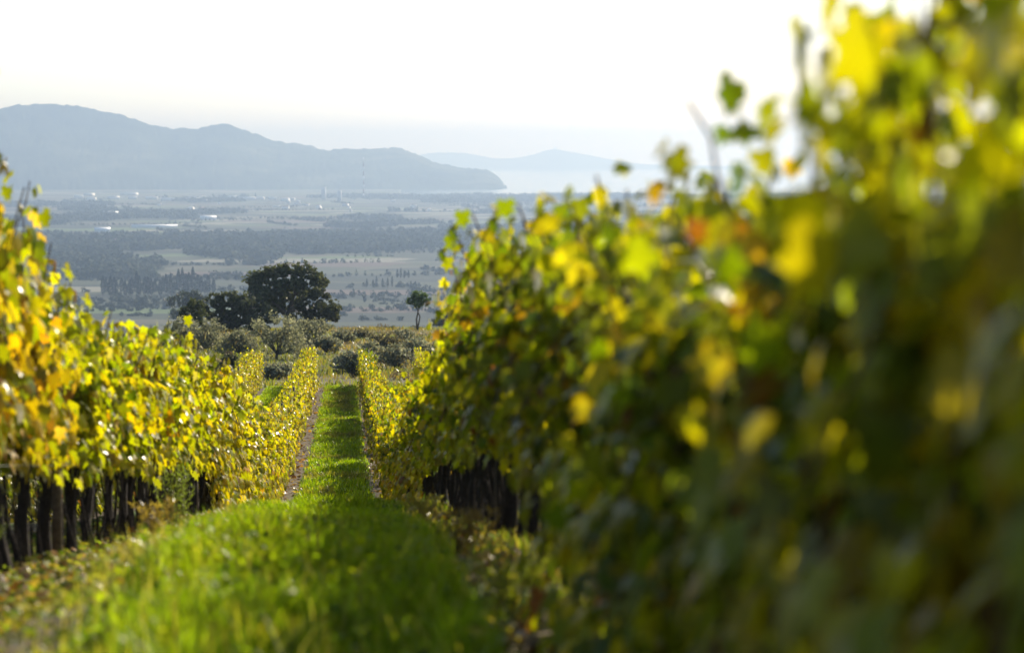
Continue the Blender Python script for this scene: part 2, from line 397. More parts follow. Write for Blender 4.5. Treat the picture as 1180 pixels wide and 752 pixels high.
# ------------------------------------------------------------------ vines
LOBE = np.array([(0, 0), (.30, -.12), (.52, .20), (.33, .36), (.50, .66), (.20, .66), (0, 1.0), (-.20, .66), (-.50, .66), (-.33, .36), (-.52, .20), (-.30, -.12)])
LV = np.vstack([[0, .34], LOBE]); LF = np.array([(0, q, q % 12 + 1) for q in range(1, 13)])
def leaves(P, nrm, tip, size, col, r, curl=0.40):
    """vectorised leaf fans: P base points (n,3), nrm normals, tip directions"""
    n = len(P); tip = unit(tip - (tip * nrm).sum(1, keepdims=True) * nrm); sx = np.cross(tip, nrm)
    cu = curl * (0.4 + r.random(n) * 1.2); fo = 0.25 * (r.random(n) - 0.2)
    u = LV[None, :, 0]; v = LV[None, :, 1] 
    jit = 1 + 0.12 * (r.random((n, 13)) - .5)
    h = -cu[:, None] * (v - .3) ** 2 - fo[:, None] * np.abs(u) * 1.6 + 0.05 * (r.random((n, 13)) - .5)
    W = P[:, None] + size[:, None, None] * (u[..., None] * jit[..., None] * sx[:, None] + (v * jit)[..., None] * tip[:, None] + h[..., None] * nrm[:, None])
    F = (LF[None] + (np.arange(n) * 13)[:, None, None]).reshape(-1, 3)
    edge = np.ones(13); edge[1:] = 1.0
    C = np.repeat(col[:, None], 13, 1)
    rim = r.random(n); rc = np.array([1.12, .93, .9]); C[:, 1:] *= np.where((rim < .35)[:, None, None], rc, np.where((rim > .85)[:, None, None], np.array([.55, .45, .8]), 1.0)) * (.85 + .3 * r.random((n, 12, 1)))
    return W.reshape(-1, 3), F, C.reshape(-1, 3)

PAL = {  # (weight, rgb) leaf colours
 'green': [(5, (.115, .145, .010)), (4, (.17, .185, .010)), (3, (.26, .235, .012)), (.25, (.30, .19, .015)), (2.8, (.06, .09, .012)), (.3, (.16, .06, .02))],  # greener leaves, also darkened: shade of the right row put into the colour
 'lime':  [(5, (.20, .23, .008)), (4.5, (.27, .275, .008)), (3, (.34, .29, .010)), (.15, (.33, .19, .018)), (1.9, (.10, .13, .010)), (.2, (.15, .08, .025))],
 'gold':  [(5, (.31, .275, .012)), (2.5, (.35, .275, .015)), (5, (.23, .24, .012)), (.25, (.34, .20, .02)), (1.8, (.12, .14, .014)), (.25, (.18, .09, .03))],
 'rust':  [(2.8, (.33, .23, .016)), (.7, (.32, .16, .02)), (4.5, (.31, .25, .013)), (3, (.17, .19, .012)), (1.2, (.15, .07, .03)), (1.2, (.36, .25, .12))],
}
def pick(pal, n, r):
    w_ = np.array([q[0] for q in PAL[pal]]); c = np.array([q[1] for q in PAL[pal]])
    k = r.choice(len(c), n, p=w_ / w_.sum()); col = c[k] * (0.8 + 0.4 * r.random((n, 1))) * (1 + 0.10 * (r.random((n, 3)) - .5))
    return np.clip(col, 0.004, 0.9)

def vine_meshes(pal, seed, low=False, shoots=11, dens=1.0, tall=0):
    r = np.random.default_rng(seed)
    tr = Soup()
    h0 = 0.62
    zz = np.linspace(-0.05, h0, 7); off = np.cumsum(r.normal(0, .014, (7, 2)), 0)
    pts = np.c_[off[:, 0], off[:, 1] + 0.10 * zz * r.normal(0, .8), zz]
    tr.tube(pts, np.linspace(.036, .022, 7) * (1 + .3 * r.random(7)), 7)
    for _s in range(r.integers(8, 13)):      # more stems and suckers from the root
        a2 = pts.copy(); yb = r.uniform(-.42, .42); a2[:, 1] += np.linspace(yb, yb + r.uniform(-.15, .15), 7); a2[:, 0] += np.linspace(r.uniform(-.08, .08), r.uniform(-.12, .12), 7); a2[:, 2] *= r.uniform(1, 1.2); q_ = r.uniform(.006, .017); tr.tube(a2, np.linspace(q_, q_ * .6, 7), 6)
    ca = Soup(); head = pts[-1]
    for sgn in (-1, 1):
        q = np.linspace(0, 1, 6); ca.tube(np.c_[head[0] + .03 * np.sin(q * 3), head[1] + sgn * q * .5, head[2] + .05 * np.sin(q * 2.5)], np.linspace(.02, .010, 6), 5)
    LP, LN, LT, LS = [], [], [], []
    for k in range(shoots + tall):
        y0 = (k % shoots + .5) / shoots - .5 + r.normal(0, .03)
        side = r.choice([-1, 1]); H = r.uniform(.78, 1.06) if k < shoots else r.uniform(1.10, 1.24)
        n = 13; q = np.linspace(0, 1, n)
        bend = r.uniform(.05, .30) * side
        droop = r.random() < .5 and k < shoots
        x = head[0] + bend * q ** 1.3 * 1.05 + np.cumsum(r.normal(0, .010, n)); yy = y0 + np.cumsum(r.normal(0, .016, n))
        z = h0 + H * q
        if droop: 
            pk = r.uniform(.5, .75); z = h0 + H * np.where(q < pk, q, pk - (q - pk) * 1.15); x = x + side * .16 * np.clip(q - pk * .7, 0, 1)
        P = np.c_[x, yy, z]
        ca.tube(P, np.linspace(.008, .004, n), 4, cap=False)
        m_ = int(54 * dens); tq = r.random(m_) * (n - 1.01); i0 = tq.astype(int); f = (tq - i0)[:, None]
        B = P[i0] * (1 - f) + P[i0 + 1] * f
        sd_ = np.where(r.random(m_) < .5, 1, -1); ang = r.normal(0, .7, m_)
        outw = np.c_[sd_ * np.cos(ang), np.sin(ang), np.zeros(m_)]
        B = B + outw * (.04 + (.11 if k < shoots else .03) * r.random((m_, 1))) + np.c_[np.zeros(m_), np.zeros(m_), r.normal(0, .04, m_)]
        nr_ = unit(outw * 1.0 + np.c_[r.normal(0, .5, m_), r.normal(0, .5, m_), r.uniform(-.3, 1.1, m_)])
        tp = unit(np.c_[r.normal(0, .55, m_), r.normal(0, .55, m_), -np.ones(m_)] + outw * .3)
        LP.append(B); LN.append(nr_); LT.append(tp); LS.append((.05 + .068 * r.random(m_) ** .8) * (1.15 - .35 * tq / 12) * (1 if k < shoots else .8))
    if not low:              # ragged lower fringe
        m_ = 34; sd_ = np.where(r.random(m_) < .5, 1, -1.); cy_ = r.uniform(-.5, .5, 3)[r.integers(0, 3, m_)] + r.normal(0, .07, m_)
        LP.append(np.c_[sd_ * r.uniform(.05, .22, m_), cy_, r.uniform(.47, .75, m_)]); LN.append(unit(np.c_[sd_, r.normal(0, .5, m_), r.uniform(0, .8, m_)])); LT.append(unit(np.c_[r.normal(0, .4, (m_, 2)), -np.ones(m_)])); LS.append(r.uniform(.05, .10, m_))
    if low:                  # leaves hanging low
        m_ = 280; yq = r.uniform(-.5, .5, m_); sd_ = np.where(r.random(m_) < .5, 1, -1.)
        B = np.c_[sd_ * r.uniform(.08, .38, m_), yq, r.uniform(.04, .75, m_)]
        LP.append(B); LN.append(unit(np.c_[sd_, r.normal(0, .4, m_), r.uniform(0, .8, m_)])); LT.append(unit(np.c_[r.normal(0, .3, (m_, 2)), -np.ones(m_)])); LS.append(r.uniform(.08, .12, m_))
    LP, LN, LT, LS = map(lambda q: np.concatenate(q), (LP, LN, LT, LS))
    # clusters share a colour tendency
    col = pick(pal, len(LP), r)
    V, F, C = leaves(LP, LN, LT, LS, col, r)
    return (tr.mesh('trunk', M_BARK, True), ca.mesh('canes', M_CANE), mesh_np('foliage', V, F, M_VINE, C))

VAR = {}
def variants(key, pal, n, seed, **kw): VAR[key] = [vine_meshes(pal, seed + q, **kw) for q in range(n)]
variants('green', 'green', 6, 100, dens=1.15); variants('greentall', 'green', 3, 130, tall=2, dens=1.1); variants('greenlow', 'green', 5, 160, dens=1.1, low=True)
variants('lime', 'lime', 6, 200); variants('limetall', 'lime', 2, 230, tall=3)
variants('gold', 'gold', 5, 300); variants('goldlow', 'gold', 4, 340, low=True)
variants('rust', 'rust', 3, 400); variants('limelow', 'lime', 3, 440, low=True); variants('rusttall', 'rust', 2, 460, tall=3)

def vine(key, x, y, hs, label, group, rz=0.0):
    vs = VAR[key]; tr, ca, fo = vs[random.randrange(len(vs))]
    flip = random.choice([0, math.pi])
    e = empty('grapevine', (x, y, g1(x, y)), rz + flip, (1.0, 1.0, hs))
    obj('trunk', tr, e); obj('canes', ca, e); obj('foliage', fo, e)
    if y > 36: e.scale[0] = .8
    return tag(e, label, 'grapevine', group)

def heading(f, y): return -math.atan((float(f(y + 1)) - float(f(y - 1))) / 2)

# right-hand row C
def topC(Y): # canopy-top height above ground along the right row
    tz = np.interp(Y, [0, 3.0, 3.6, 4.3, 4.9, 5.6, 6.4, 8, 9.6, 12, 14.7, 18, 21, 24.6, 30], [.62, .58, .54, .42, .20, .03, -.07, -.09, -.12, -.24, -.47, -.98, -1.47, -2.0, -2.9])
    return np.where(Y < 27, tz + drop(Y), 1.62)
yv = 1.6
while yv < 101.3:
    if not any(abs(yv - g_) < 0.8 for g_ in (56.2, 77.2)):
        h = float(topC(yv))
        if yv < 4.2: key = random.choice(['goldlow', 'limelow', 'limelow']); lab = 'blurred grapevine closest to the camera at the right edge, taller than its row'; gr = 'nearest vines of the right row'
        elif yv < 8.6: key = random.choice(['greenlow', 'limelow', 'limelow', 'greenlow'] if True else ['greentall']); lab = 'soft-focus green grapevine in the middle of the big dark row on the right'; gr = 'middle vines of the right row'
        elif yv < 27: key = random.choice(['green', 'lime', 'green']); lab = 'shaded green grapevine where the right row narrows towards the grass aisle, bare trunks below'; gr = 'vines where the right row narrows'
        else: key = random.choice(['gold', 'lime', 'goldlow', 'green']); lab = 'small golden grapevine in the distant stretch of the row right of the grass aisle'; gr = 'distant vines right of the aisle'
        if yv > 100.2: lab = 'last golden grapevine of the row right of the grass aisle, at the field end'; gr = None
        vine(key, float(rowC(yv)) + random.uniform(-.04, .04), yv, h / 1.63, lab, gr, heading(rowC, yv))
    yv += 0.6 if yv < 6 else 0.95
# left-hand row B
yv = 8.5
while yv < 101.3:
    h = 1.90 if yv < 16 else 1.78 if yv < 22 else 1.86 if yv < 32 else (1.34 + .3 * abs(yv - 66) / 34 if 36 < yv < 99 else 1.66)
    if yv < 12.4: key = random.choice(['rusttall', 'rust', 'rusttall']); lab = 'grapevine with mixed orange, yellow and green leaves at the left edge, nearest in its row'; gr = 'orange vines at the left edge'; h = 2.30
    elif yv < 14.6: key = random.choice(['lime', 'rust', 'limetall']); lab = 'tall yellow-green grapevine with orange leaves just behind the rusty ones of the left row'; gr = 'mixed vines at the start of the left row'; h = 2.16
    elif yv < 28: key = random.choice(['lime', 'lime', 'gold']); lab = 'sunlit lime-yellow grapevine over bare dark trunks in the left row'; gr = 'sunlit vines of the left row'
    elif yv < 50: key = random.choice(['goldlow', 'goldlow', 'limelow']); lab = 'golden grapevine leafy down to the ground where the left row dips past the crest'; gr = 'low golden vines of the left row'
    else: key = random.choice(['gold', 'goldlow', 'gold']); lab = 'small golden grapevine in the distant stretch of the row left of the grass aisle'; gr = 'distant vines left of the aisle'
    if yv > 100.2: lab = 'last golden grapevine of the row left of the grass aisle, at the field end'; gr = None
    vine(key, float(rowB(yv)) + random.uniform(-.04, .04), yv, h / 1.57, lab, gr, heading(rowB, yv))
    yv += 0.95
# next row to the left (A): seen through the trunks and at its far end
yv = 13.5; fA = ROWS['A']
while yv < 101.3:
    far = yv > 50
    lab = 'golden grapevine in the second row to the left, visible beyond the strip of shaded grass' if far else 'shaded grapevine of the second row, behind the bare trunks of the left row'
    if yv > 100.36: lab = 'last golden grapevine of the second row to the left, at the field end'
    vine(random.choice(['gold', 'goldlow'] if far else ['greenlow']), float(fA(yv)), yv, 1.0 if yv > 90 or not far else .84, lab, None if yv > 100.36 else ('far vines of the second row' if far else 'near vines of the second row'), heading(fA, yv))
    yv += 0.95 if far else 1.1
# next row to the right (D)
yv = 62; fD = ROWS['D']
while yv < 101.3:
    vine(random.choice(['gold', 'goldlow', 'lime']), float(fD(yv)), yv, 1.0, 'golden grapevine of the outer row showing past the left edge of the big right row', 'vines of the outer right row', heading(fD, yv))
    yv += 1.3

yv = 7.6                                            # the same row close by, seen under the right row
while yv < 42:
    vine('greenlow', float(fD(yv)), yv, .92, 'shaded grapevine of the outer row, glimpsed below the big right row', 'near vines of the outer right row', heading(fD, yv))
    yv += 1.3
# trellis posts and wires
psoup = Soup(); psoup.tube([(0, 0, -.2), (0.004, 0, .8), (0, 0.004, 1.42)], [.038, .036, .034], 8); POST = psoup.mesh('trellis_post', M_POST)
for k, start, endy, lab in (('C', 9.9, 101.9, 'right row'), ('B', 10.6, 101.9, 'left row'), ('A', 16.3, 101.9, 'second row to the left')):
    yv = start; f = ROWS[k]
    while yv < endy:
        x = float(f(yv)); last = yv + 5.7 >= endy
        o = obj('trellis_post', POST, None, (x, yv, g1(x, yv))); o.rotation_euler = (random.uniform(-.03, .03), random.uniform(-.03, .03), random.random() * 6)
        tag(o, ('weathered wooden end post of the ' + lab + ' of vines') if last else ('weathered wooden post standing among the trunks of the ' + lab), 'post', None if last else 'posts of the ' + lab)
        yv += 5.7
    ws = Soup()
    for hz in (.64, 1.15):
        yy = np.arange(max(start - 4, 1.6), 101.9, 1.9); xx = f(yy); zz = ground(xx, yy) + hz
        ws.tube(np.c_[xx + .045, yy, zz], .0016, 4)
        tag(obj('trellis_wire', ws.mesh('trellis_wire', M_WIRE)), ('low' if hz < 1 else 'upper') + ' galvanised wire strung along the ' + lab + ' of vines', 'wire'); ws = Soup()

# ------------------------------------------------------------------ grass and weeds (uncountable)
def blades(name, X, Y, H, Wd, col, lean=0.35, label=None, cat='grass', zoff=0.0, bias=(0, 0)):
    n = len(X); Z = ground(X, Y) + zoff
    a = rng.random(n) * 2 * np.pi; wd = np.c_[np.cos(a), np.sin(a), np.zeros(n)]
    b_ = rng.random(n) * 2 * np.pi; ln = lean * (0.2 + rng.random(n)); ld = np.c_[np.cos(b_) * ln + bias[0], np.sin(b_) * ln + bias[1], np.zeros(n)]
    P = np.c_[X, Y, Z - .01]
    up = np.array([0, 0, 1.0])
    m1 = P + H[:, None] * (.55 * up + .30 * ld); tp = P + H[:, None] * (up * (1 - .25 * ln[:, None]) + ld)
    hw = (Wd / 2)[:, None] * wd
    V = np.stack([P - hw, P + hw, m1 - hw * .8, m1 + hw * .8, tp], 1).reshape(-1, 3)
    base = (np.arange(n) * 5)[:, None]
    F = np.concatenate([base + np.array([[0, 1, 3]]), base + np.array([[0, 3, 2]]), base + np.array([[2, 3, 4]])])
    C = np.repeat(col[:, None], 5, 1).reshape(-1, 3)
    o = obj(name, mesh_np(name, V, F, M_GRASS, C)); tag(o, label, cat, None, 'stuff'); return o

def cols(n, pal, wts):
    pal = np.array(pal); w_ = np.array(wts, float); k = rng.choice(len(pal), n, p=w_ / w_.sum())
    return pal[k] * (0.75 + .5 * rng.random((n, 1)))
G = [(.125, .195, .008), (.19, .27, .010), (.26, .32, .012), (.06, .10, .008), (.32, .29, .07)]
DRY0 = [(.26, .22, .09), (.18, .16, .06), (.16, .17, .04), (.08, .11, .02)]
# lush sward in the foreground aisle
def aisle(n, y0, y1, l, r_, pw=1.0):
    Yq = y0 + (y1 - y0) * rng.random(n) ** pw
    return l(Yq) + (r_(Yq) - l(Yq)) * rng.random(n), Yq
gl = lambda Y: np.interp(Y, [5, 8, 12, 18, 26, 34, 42, 60, 102], [-.82, -.82, -.90, -.98, -1.0, -.84, -.80, -.79, -.78])
grr = lambda Y: np.interp(Y, [5, 8, 12, 18, 26, 34, 42, 102], [.42, .40, .44, .50, .50, .42, .40, .40])
TX, TY = aisle(9500, 6.0, 31, gl, grr, 1.15)
tcl = fbm(TX / .5, TY / .7, 21); kp = rng.random(len(TX)) < .15 + 1.5 * tcl ** 1.2; TX, TY, tcl = TX[kp], TY[kp], tcl[kp]
tH = (.07 + .26 * tcl ** 1.5) * rng.uniform(.45, 1.5, len(TX)) * np.interp(TY, [6, 10, 15, 20, 26, 30], [1.0, .95, .75, .62, .55, .30]); tC = cols(len(TX), G, [3, 4, 4, 2.4, 1.2])
NB = 22; ti = np.repeat(np.arange(len(TX)), NB); Xq = TX[ti] + rng.normal(0, .035, len(ti)); Yq = TY[ti] + rng.normal(0, .035, len(ti))
blades('grass', Xq, Yq, tH[ti] * rng.uniform(.5, 1.15, len(ti)), rng.uniform(.006, .014, len(ti)), tC[ti] * rng.uniform(.8, 1.2, (len(ti), 1)), .45, 'tall bright green grass tufts growing down the near part of the aisle')
Xq, Yq = aisle(60000, 6.0, 31, lambda Y: gl(Y) - .15, grr, 1.2)
blades('grass', Xq, Yq, rng.uniform(.03, .08, len(Xq)), rng.uniform(.006, .012, len(Xq)), cols(len(Xq), G, [3, 3, 2, 4, 1]), .6, 'short green undergrass between the tufts in the near part of the aisle')
Xq, Yq = aisle(1500, 6.5, 27, lambda Y: gl(Y) - .2, grr, 1.2)
blades('dry_stalks', Xq, Yq, rng.uniform(.18, .40, len(Xq)) * np.interp(Yq, [6, 12, 20, 30], [1, .8, .4, .25]), rng.uniform(.003, .006, len(Xq)), cols(len(Xq), [(.38, .33, .16), (.30, .24, .12), (.28, .30, .08)], [1, 1, 1]), .5, 'dry pale stalks standing up through the near aisle grass')
# broad leaved weeds in the sward are leaf fans
def weed_leaves(name, X, Y, hmin, hmax, smin, smax, col, label, cat='weeds'):
    n = len(X); Z = ground(X, Y) + rng.uniform(hmin, hmax, n)
    P = np.c_[X, Y, Z]; nn = unit(np.c_[rng.normal(0, .6, (n, 2)), np.ones(n)]); tt = unit(np.c_[rng.normal(0, 1, (n, 2)), rng.uniform(-.2, .4, n)])
    V, F, C = leaves(P, nn, tt, rng.uniform(smin, smax, n), col, rng)
    return tag(obj(name, mesh_np(name, V, F, M_GRASS, C)), label, cat, None, 'stuff')
Xq, Yq = aisle(8000, 6.2, 28, lambda Y: gl(Y) - .1, grr, 1.2); kp = rng.random(len(Xq)) < 2.2 * (fbm(Xq / .4, Yq / .6, 77) - .3); Xq, Yq = Xq[kp], Yq[kp]
weed_leaves('clover', Xq, Yq, .03, .28 * np.interp(Yq, [6, 10, 15, 20, 30], [1.0, .9, .55, .32, .22]), .018, .045, cols(len(Xq), G, [2, 4, 4, 1, .2]), 'small broad leaved clover mixed into the near aisle grass', 'clover')
# far aisle, short mown grass past the crest, and strips between the other rows
Xq, Yq = aisle(100000, 30, 104, gl, grr)
Xq += rng.normal(0, .07, len(Xq)); kq = rng.random(len(Xq)) < smooth(104, 100.5, Yq + 3 * vnoise(Xq * 3, Yq, 8)); Xq, Yq = Xq[kq], Yq[kq]
keep = rng.random(len(Xq)) < .4 + 1.0 * fbm(Xq / .6, Yq / 1.2, 23); Xq, Yq = Xq[keep], Yq[keep]
blades('grass', Xq, Yq, (.04 + .28 * fbm(Xq / .35, Yq / .9, 61) ** 2) * rng.uniform(.5, 1.5, len(Xq)), rng.uniform(.012, .022, len(Xq)), np.where((fbm(Xq / .7, Yq / 2.2, 63) > .56)[:, None], cols(len(Xq), DRY0, [1, 1, 2, 2]), cols(len(Xq), G, [3, 4, 3, 3, .8])), .5, 'short green grass strip running down the far aisle between golden rows')
Xq, Yq = aisle(42000, 40, 102, lambda Y: ROWS['A'](Y) + .5, lambda Y: ROWS['B'](Y) - .45)
blades('grass', Xq, Yq, rng.uniform(.05, .14, len(Xq)), rng.uniform(.014, .024, len(Xq)), cols(len(Xq), G, [3, 4, 3, 1, .8]), .5, 'shaded grass strip between the left row and the second row')
Xq, Yq = aisle(30000, 60, 102, lambda Y: ROWS['C'](Y) + .4, lambda Y: ROWS['D'](Y) + 1.5)
blades('grass', Xq, Yq, rng.uniform(.05, .14, len(Xq)), rng.uniform(.014, .024, len(Xq)), cols(len(Xq), G, [3, 4, 3, 1, .8]), .5, 'grass strip beyond the right row')
# dry, straggly growth beside and under the left row
DRY = [(.34, .28, .12), (.26, .22, .10), (.20, .21, .05), (.12, .14, .03), (.20, .12, .07)]
Xq, Yq = aisle(60000, 6.0, 30, lambda Y: rowB(Y) - 1.2, lambda Y: gl(Y) + .12, 1.1)
cl = fbm(Xq / .5, Yq / .7, 27); keep = rng.random(len(Xq)) < (cl > .40) * 1.0 + .12; Xq, Yq, cl = Xq[keep], Yq[keep], cl[keep]
blades('dry_grass', Xq, Yq, (.03 + .24 * cl ** 2) * np.clip((Xq - rowB(Yq)) / 1.0, .25, 1) * rng.uniform(.5, 1.5, len(Xq)), rng.uniform(.005, .011, len(Xq)), cols(len(Xq), DRY, [3, 3, 3, 3, 1.5]), .8, 'dry straw coloured grass and weeds at the foot of the left row')
Xq, Yq = aisle(6500, 6.5, 26, lambda Y: rowB(Y) - .9, lambda Y: gl(Y) + .05, 1.1)
weed_leaves('weeds', Xq, Yq, .01, .07, .03, .055, cols(len(Xq), [(.14, .18, .03), (.22, .22, .05), (.09, .13, .03), (.28, .18, .08)], [3, 2, 2, 1]), 'low broad leaved weeds on the bare soil in the lower left corner')
# weeds below the right row
Xq, Yq = aisle(26000, 5.5, 28, lambda Y: grr(Y) - .12, lambda Y: rowC(Y) + .45, 1.15)
cl = fbm(Xq / .4, Yq / .6, 29); keep = rng.random(len(Xq)) < (cl > .42) * .9 + .1; Xq, Yq, cl = Xq[keep], Yq[keep], cl[keep]
blades('weeds', Xq, Yq, (.03 + .20 * cl ** 2) * rng.uniform(.5, 1.5, len(Xq)), rng.uniform(.005, .011, len(Xq)), cols(len(Xq), DRY + [(.12, .18, .02)], [2, 2, 3, 3, 1.5, 4]), .6, 'brownish weeds and grass at the foot of the right row')
# fallen leaves along the rows
n = 2600; Yq = 8 + 92 * rng.random(n) ** 1.6; which = rng.random(n) < .6
Xq = np.where(which, rowB(Yq) + rng.normal(.35, .3, n), rowC(Yq) + rng.normal(-.25, .25, n))
P = np.c_[Xq, Yq, ground(Xq, Yq) + rng.uniform(.01, .05, n)]
V, F, C = leaves(P, unit(np.c_[rng.normal(0, .4, (n, 2)), np.ones(n)]), unit(np.c_[rng.normal(0, 1, (n, 2)), np.zeros(n)]), rng.uniform(.07, .11, n), cols(n, [(.24, .18, .07), (.20, .10, .04), (.28, .23, .13), (.14, .08, .05)], [3, 2, 1, 3]), rng)
tag(obj('fallen_leaves', mesh_np('fallen_leaves', V, F, M_VINE, C)), 'fallen yellow and brown vine leaves littering the soil strips', 'leaf litter', None, 'stuff')

# tall feathery weeds among the trunks
def tall_weed(x, y, H, label, seed, col=(.16, .20, .09), n=16):
    r = np.random.default_rng(seed); e = empty('tall_weed', (x, y, g1(x, y)))
    st = Soup(); LP, LT = [], []
    for k in range(n):
        a = r.random() * 6.28; q = np.linspace(0, 1, 8); l = r.uniform(.04, .22); h = H * r.uniform(.7, 1)
        P = np.c_[np.cos(a) * l * q ** 1.5 + r.normal(0, .05), np.sin(a) * l * q ** 1.5 + r.normal(0, .05), h * q]; st.tube(P, np.linspace(.004, .0015, 8), 4, col=(1, 1, 1), cap=False)
        m_ = 46; t_ = r.uniform(.15, 1, m_) * 6.99; i0 = t_.astype(int); f = (t_ - i0)[:, None]; LP.append(P[i0] * (1 - f) + P[np.minimum(i0 + 1, 7)] * f)
        aa = r.random(m_) * 6.28; LT.append(np.c_[np.cos(aa), np.sin(aa), r.uniform(.3, 1.2, m_)])
    LP = np.vstack(LP); LT = unit(np.vstack(LT)); n_ = len(LP); ln = r.uniform(.03, .07, n_)[:, None]
    sdv = unit(np.cross(LT, r.normal(0, 1, (n_, 3)))) * .004
    V = np.stack([LP - sdv, LP + sdv, LP + LT * ln], 1).reshape(-1, 3); F = np.arange(n_ * 3).reshape(-1, 3)
    C = np.repeat(np.array(col)[None] * (.7 + .6 * r.random((n_, 1))), 3, 0)
    obj('stems', st.mesh('stems', M_CANE), e); obj('foliage', mesh_np('foliage', V, F, M_GRASS, C), e)
    return tag(e, label, 'weed')
tall_weed(float(rowB(22)) + .30, 22.0, .62, 'grey-green feathery weed standing upright among the dark trunks of the left row', 1, n=26)
tall_weed(float(rowB(11)) + .35, 10.9, .55, 'grey-green feathery weed at the left edge below the rusty vine', 2, n=20)
tall_weed(float(rowC(20)) - .36, 19.5, .26, 'pale straggly weed beside the bare trunks at the start of the right row', 3, col=(.24, .22, .10))
tall_weed(float(rowC(12)) - .40, 12.4, .27, 'brown stemmed weed at the edge of the bright grass under the right row', 4, col=(.22, .15, .09))
tall_weed(float(rowC(9)) - .35, 9.2, .26, 'yellow-green weed at the bottom edge in front of the dark right row', 5, col=(.26, .28, .06))
tall_weed(float(rowB(17)) + .60, 17.0, .35, 'dry brown weed leaning over the litter in front of the left trunks', 6, col=(.28, .20, .12))

# ------------------------------------------------------------------ trees and shrubs beyond the field
def crown_mesh(blobs, n, size, palette, seed, mat, squash=0.8, name='crown', droop=0.0):
    r = np.random.default_rng(seed); B = np.array([b[:3] for b in blobs], float); Rr = np.array([b[3] for b in blobs], float)
    wts = Rr ** 2; k = r.choice(len(B), n, p=wts / wts.sum())
    d = unit(r.normal(0, 1, (n, 3))); rad = Rr[k] * (0.55 + 0.60 * r.random(n) ** 1.2)
    lump = 1 + .28 * (vnoise(d[:, 0] * 3.1 + k * 7.3, d[:, 2] * 3.1 + d[:, 1] * 2.2, seed) - .5) * 2
    P = B[k] + d * (rad * lump)[:, None] * np.array([1, 1, squash])
    # gaps
    hole = vnoise(P[:, 0] / (Rr.mean() * .35) + 9, P[:, 2] / (Rr.mean() * .30) + P[:, 1] * .4, seed + 3)
    keep = hole > .33; P, d, k = P[keep], d[keep], k[keep]; n = len(P)
    nr_ = unit(d + r.normal(0, .7, (n, 3))); tx = unit(np.cross(nr_, r.normal(0, 1, (n, 3)))); ty = np.cross(nr_, tx)
    s = (size * r.uniform(.6, 1.4, n))[:, None]
    V = np.stack([P - tx * s, P - ty * s * .55, P + tx * s, P + ty * s * .55], 1).reshape(-1, 3)
    F = np.arange(n * 4).reshape(-1, 4); pal = np.array(palette)
    C = pal[r.integers(0, len(pal), n)] * (.75 + .5 * r.random((n, 1)))
    return mesh_np(name, V, F, mat, np.repeat(C, 4, 0))

def limbs(base, blobs, r0, seed, fork=0.35, sides=7):
    r = np.random.default_rng(seed); s = Soup(); B = np.array(blobs)[:, :3]; cen = B.mean(0)
    fk = np.array(base) * (1 - fork) + cen * fork; q = np.linspace(0, 1, 6)[:, None]
    s.tube(np.array(base) * (1 - q) + fk * q + np.sin(q * 3) * .05 * r0, np.linspace(r0 * 1.25, r0 * .8, 6), sides)
    for b in B:
        mid = (fk + b) / 2 + r.normal(0, .08, 3) * np.linalg.norm(b - fk)
        q = np.linspace(0, 1, 6)[:, None]; P = fk * (1 - q) ** 2 + 2 * mid * q * (1 - q) + b * q ** 2
        s.tube(P, np.linspace(r0 * .55, r0 * .08, 6), 5)
        for _ in range(3):
            t_ = b + r.normal(0, .5, 3) * (b[2] - base[2]) * .18; s.tube([P[3], (P[3] + t_) / 2 + r.normal(0, .05, 3), t_], [r0 * .2, r0 * .12, r0 * .03], 4)
    return s.mesh('trunk', M_TREEBARK, True)

OAKP = [(.075, .088, .045), (.095, .104, .055), (.13, .135, .075), (.055, .065, .036)]
OLP = [(.18, .185, .12), (.23, .225, .15), (.14, .145, .09), (.28, .265, .18)]
def tree_px(name, blobs_px, D, base_px, nleaf, size, pal, mat, seed, r0, label, cat, depth=1.6, squash=.8, trunk2=None):
    base = at(base_px, 376, D); base[2] = g1(base[0], D)
    r = np.random.default_rng(seed); bl = []
    for (px, py, rp) in blobs_px:
        q = at(px, py, D) - base; q[1] += r.uniform(-depth, depth); bl.append((q[0], q[1], q[2], rp * D / FPX))
    e = empty(name, tuple(base))
    obj('crown', crown_mesh(bl, nleaf, size, pal, seed, mat, squash), e); obj('trunk', limbs((0, 0, -.3), bl, r0, seed), e)
    return tag(e, label, cat)
DO = 235
tree_px('holm_oak', [(298, 325, 15), (311, 315, 11), (329, 312, 12), (350, 313, 13), (365, 321, 12), (340, 322, 15), (320, 330, 15), (303, 340, 13), (356, 330, 14), (335, 342, 13), (318, 350, 15), (294, 331, 9), (373, 325, 7)], DO, 330, 15000, .17, OAKP, M_OAK, 5, .30, 'tallest dark holm oak with a broad flat crown standing above the other trees', 'oak')
tree_px('holm_oak', [(236, 353, 10), (250, 347, 12), (265, 345, 12), (280, 349, 14), (292, 355, 16), (270, 362, 17), (250, 364, 14), (290, 372, 16), (262, 378, 13), (305, 365, 15), (232, 362, 8)], DO - 5, 275, 12000, .17, OAKP, M_OAK, 6, .26, 'low dark oak mass spreading left of the tallest oak', 'oak')
tree_px('holm_oak', [(350, 350, 12), (365, 343, 13), (377, 350, 11), (383, 358, 10), (370, 360, 13), (352, 366, 11), (340, 366, 9), (386, 366, 6)], DO - 9, 362, 8000, .16, [(.05, .058, .03), (.07, .075, .04), (.04, .046, .024), (.09, .09, .05)], M_OAK, 7, .22, 'greyer rounded oak on the right flank of the tallest oak', 'oak')
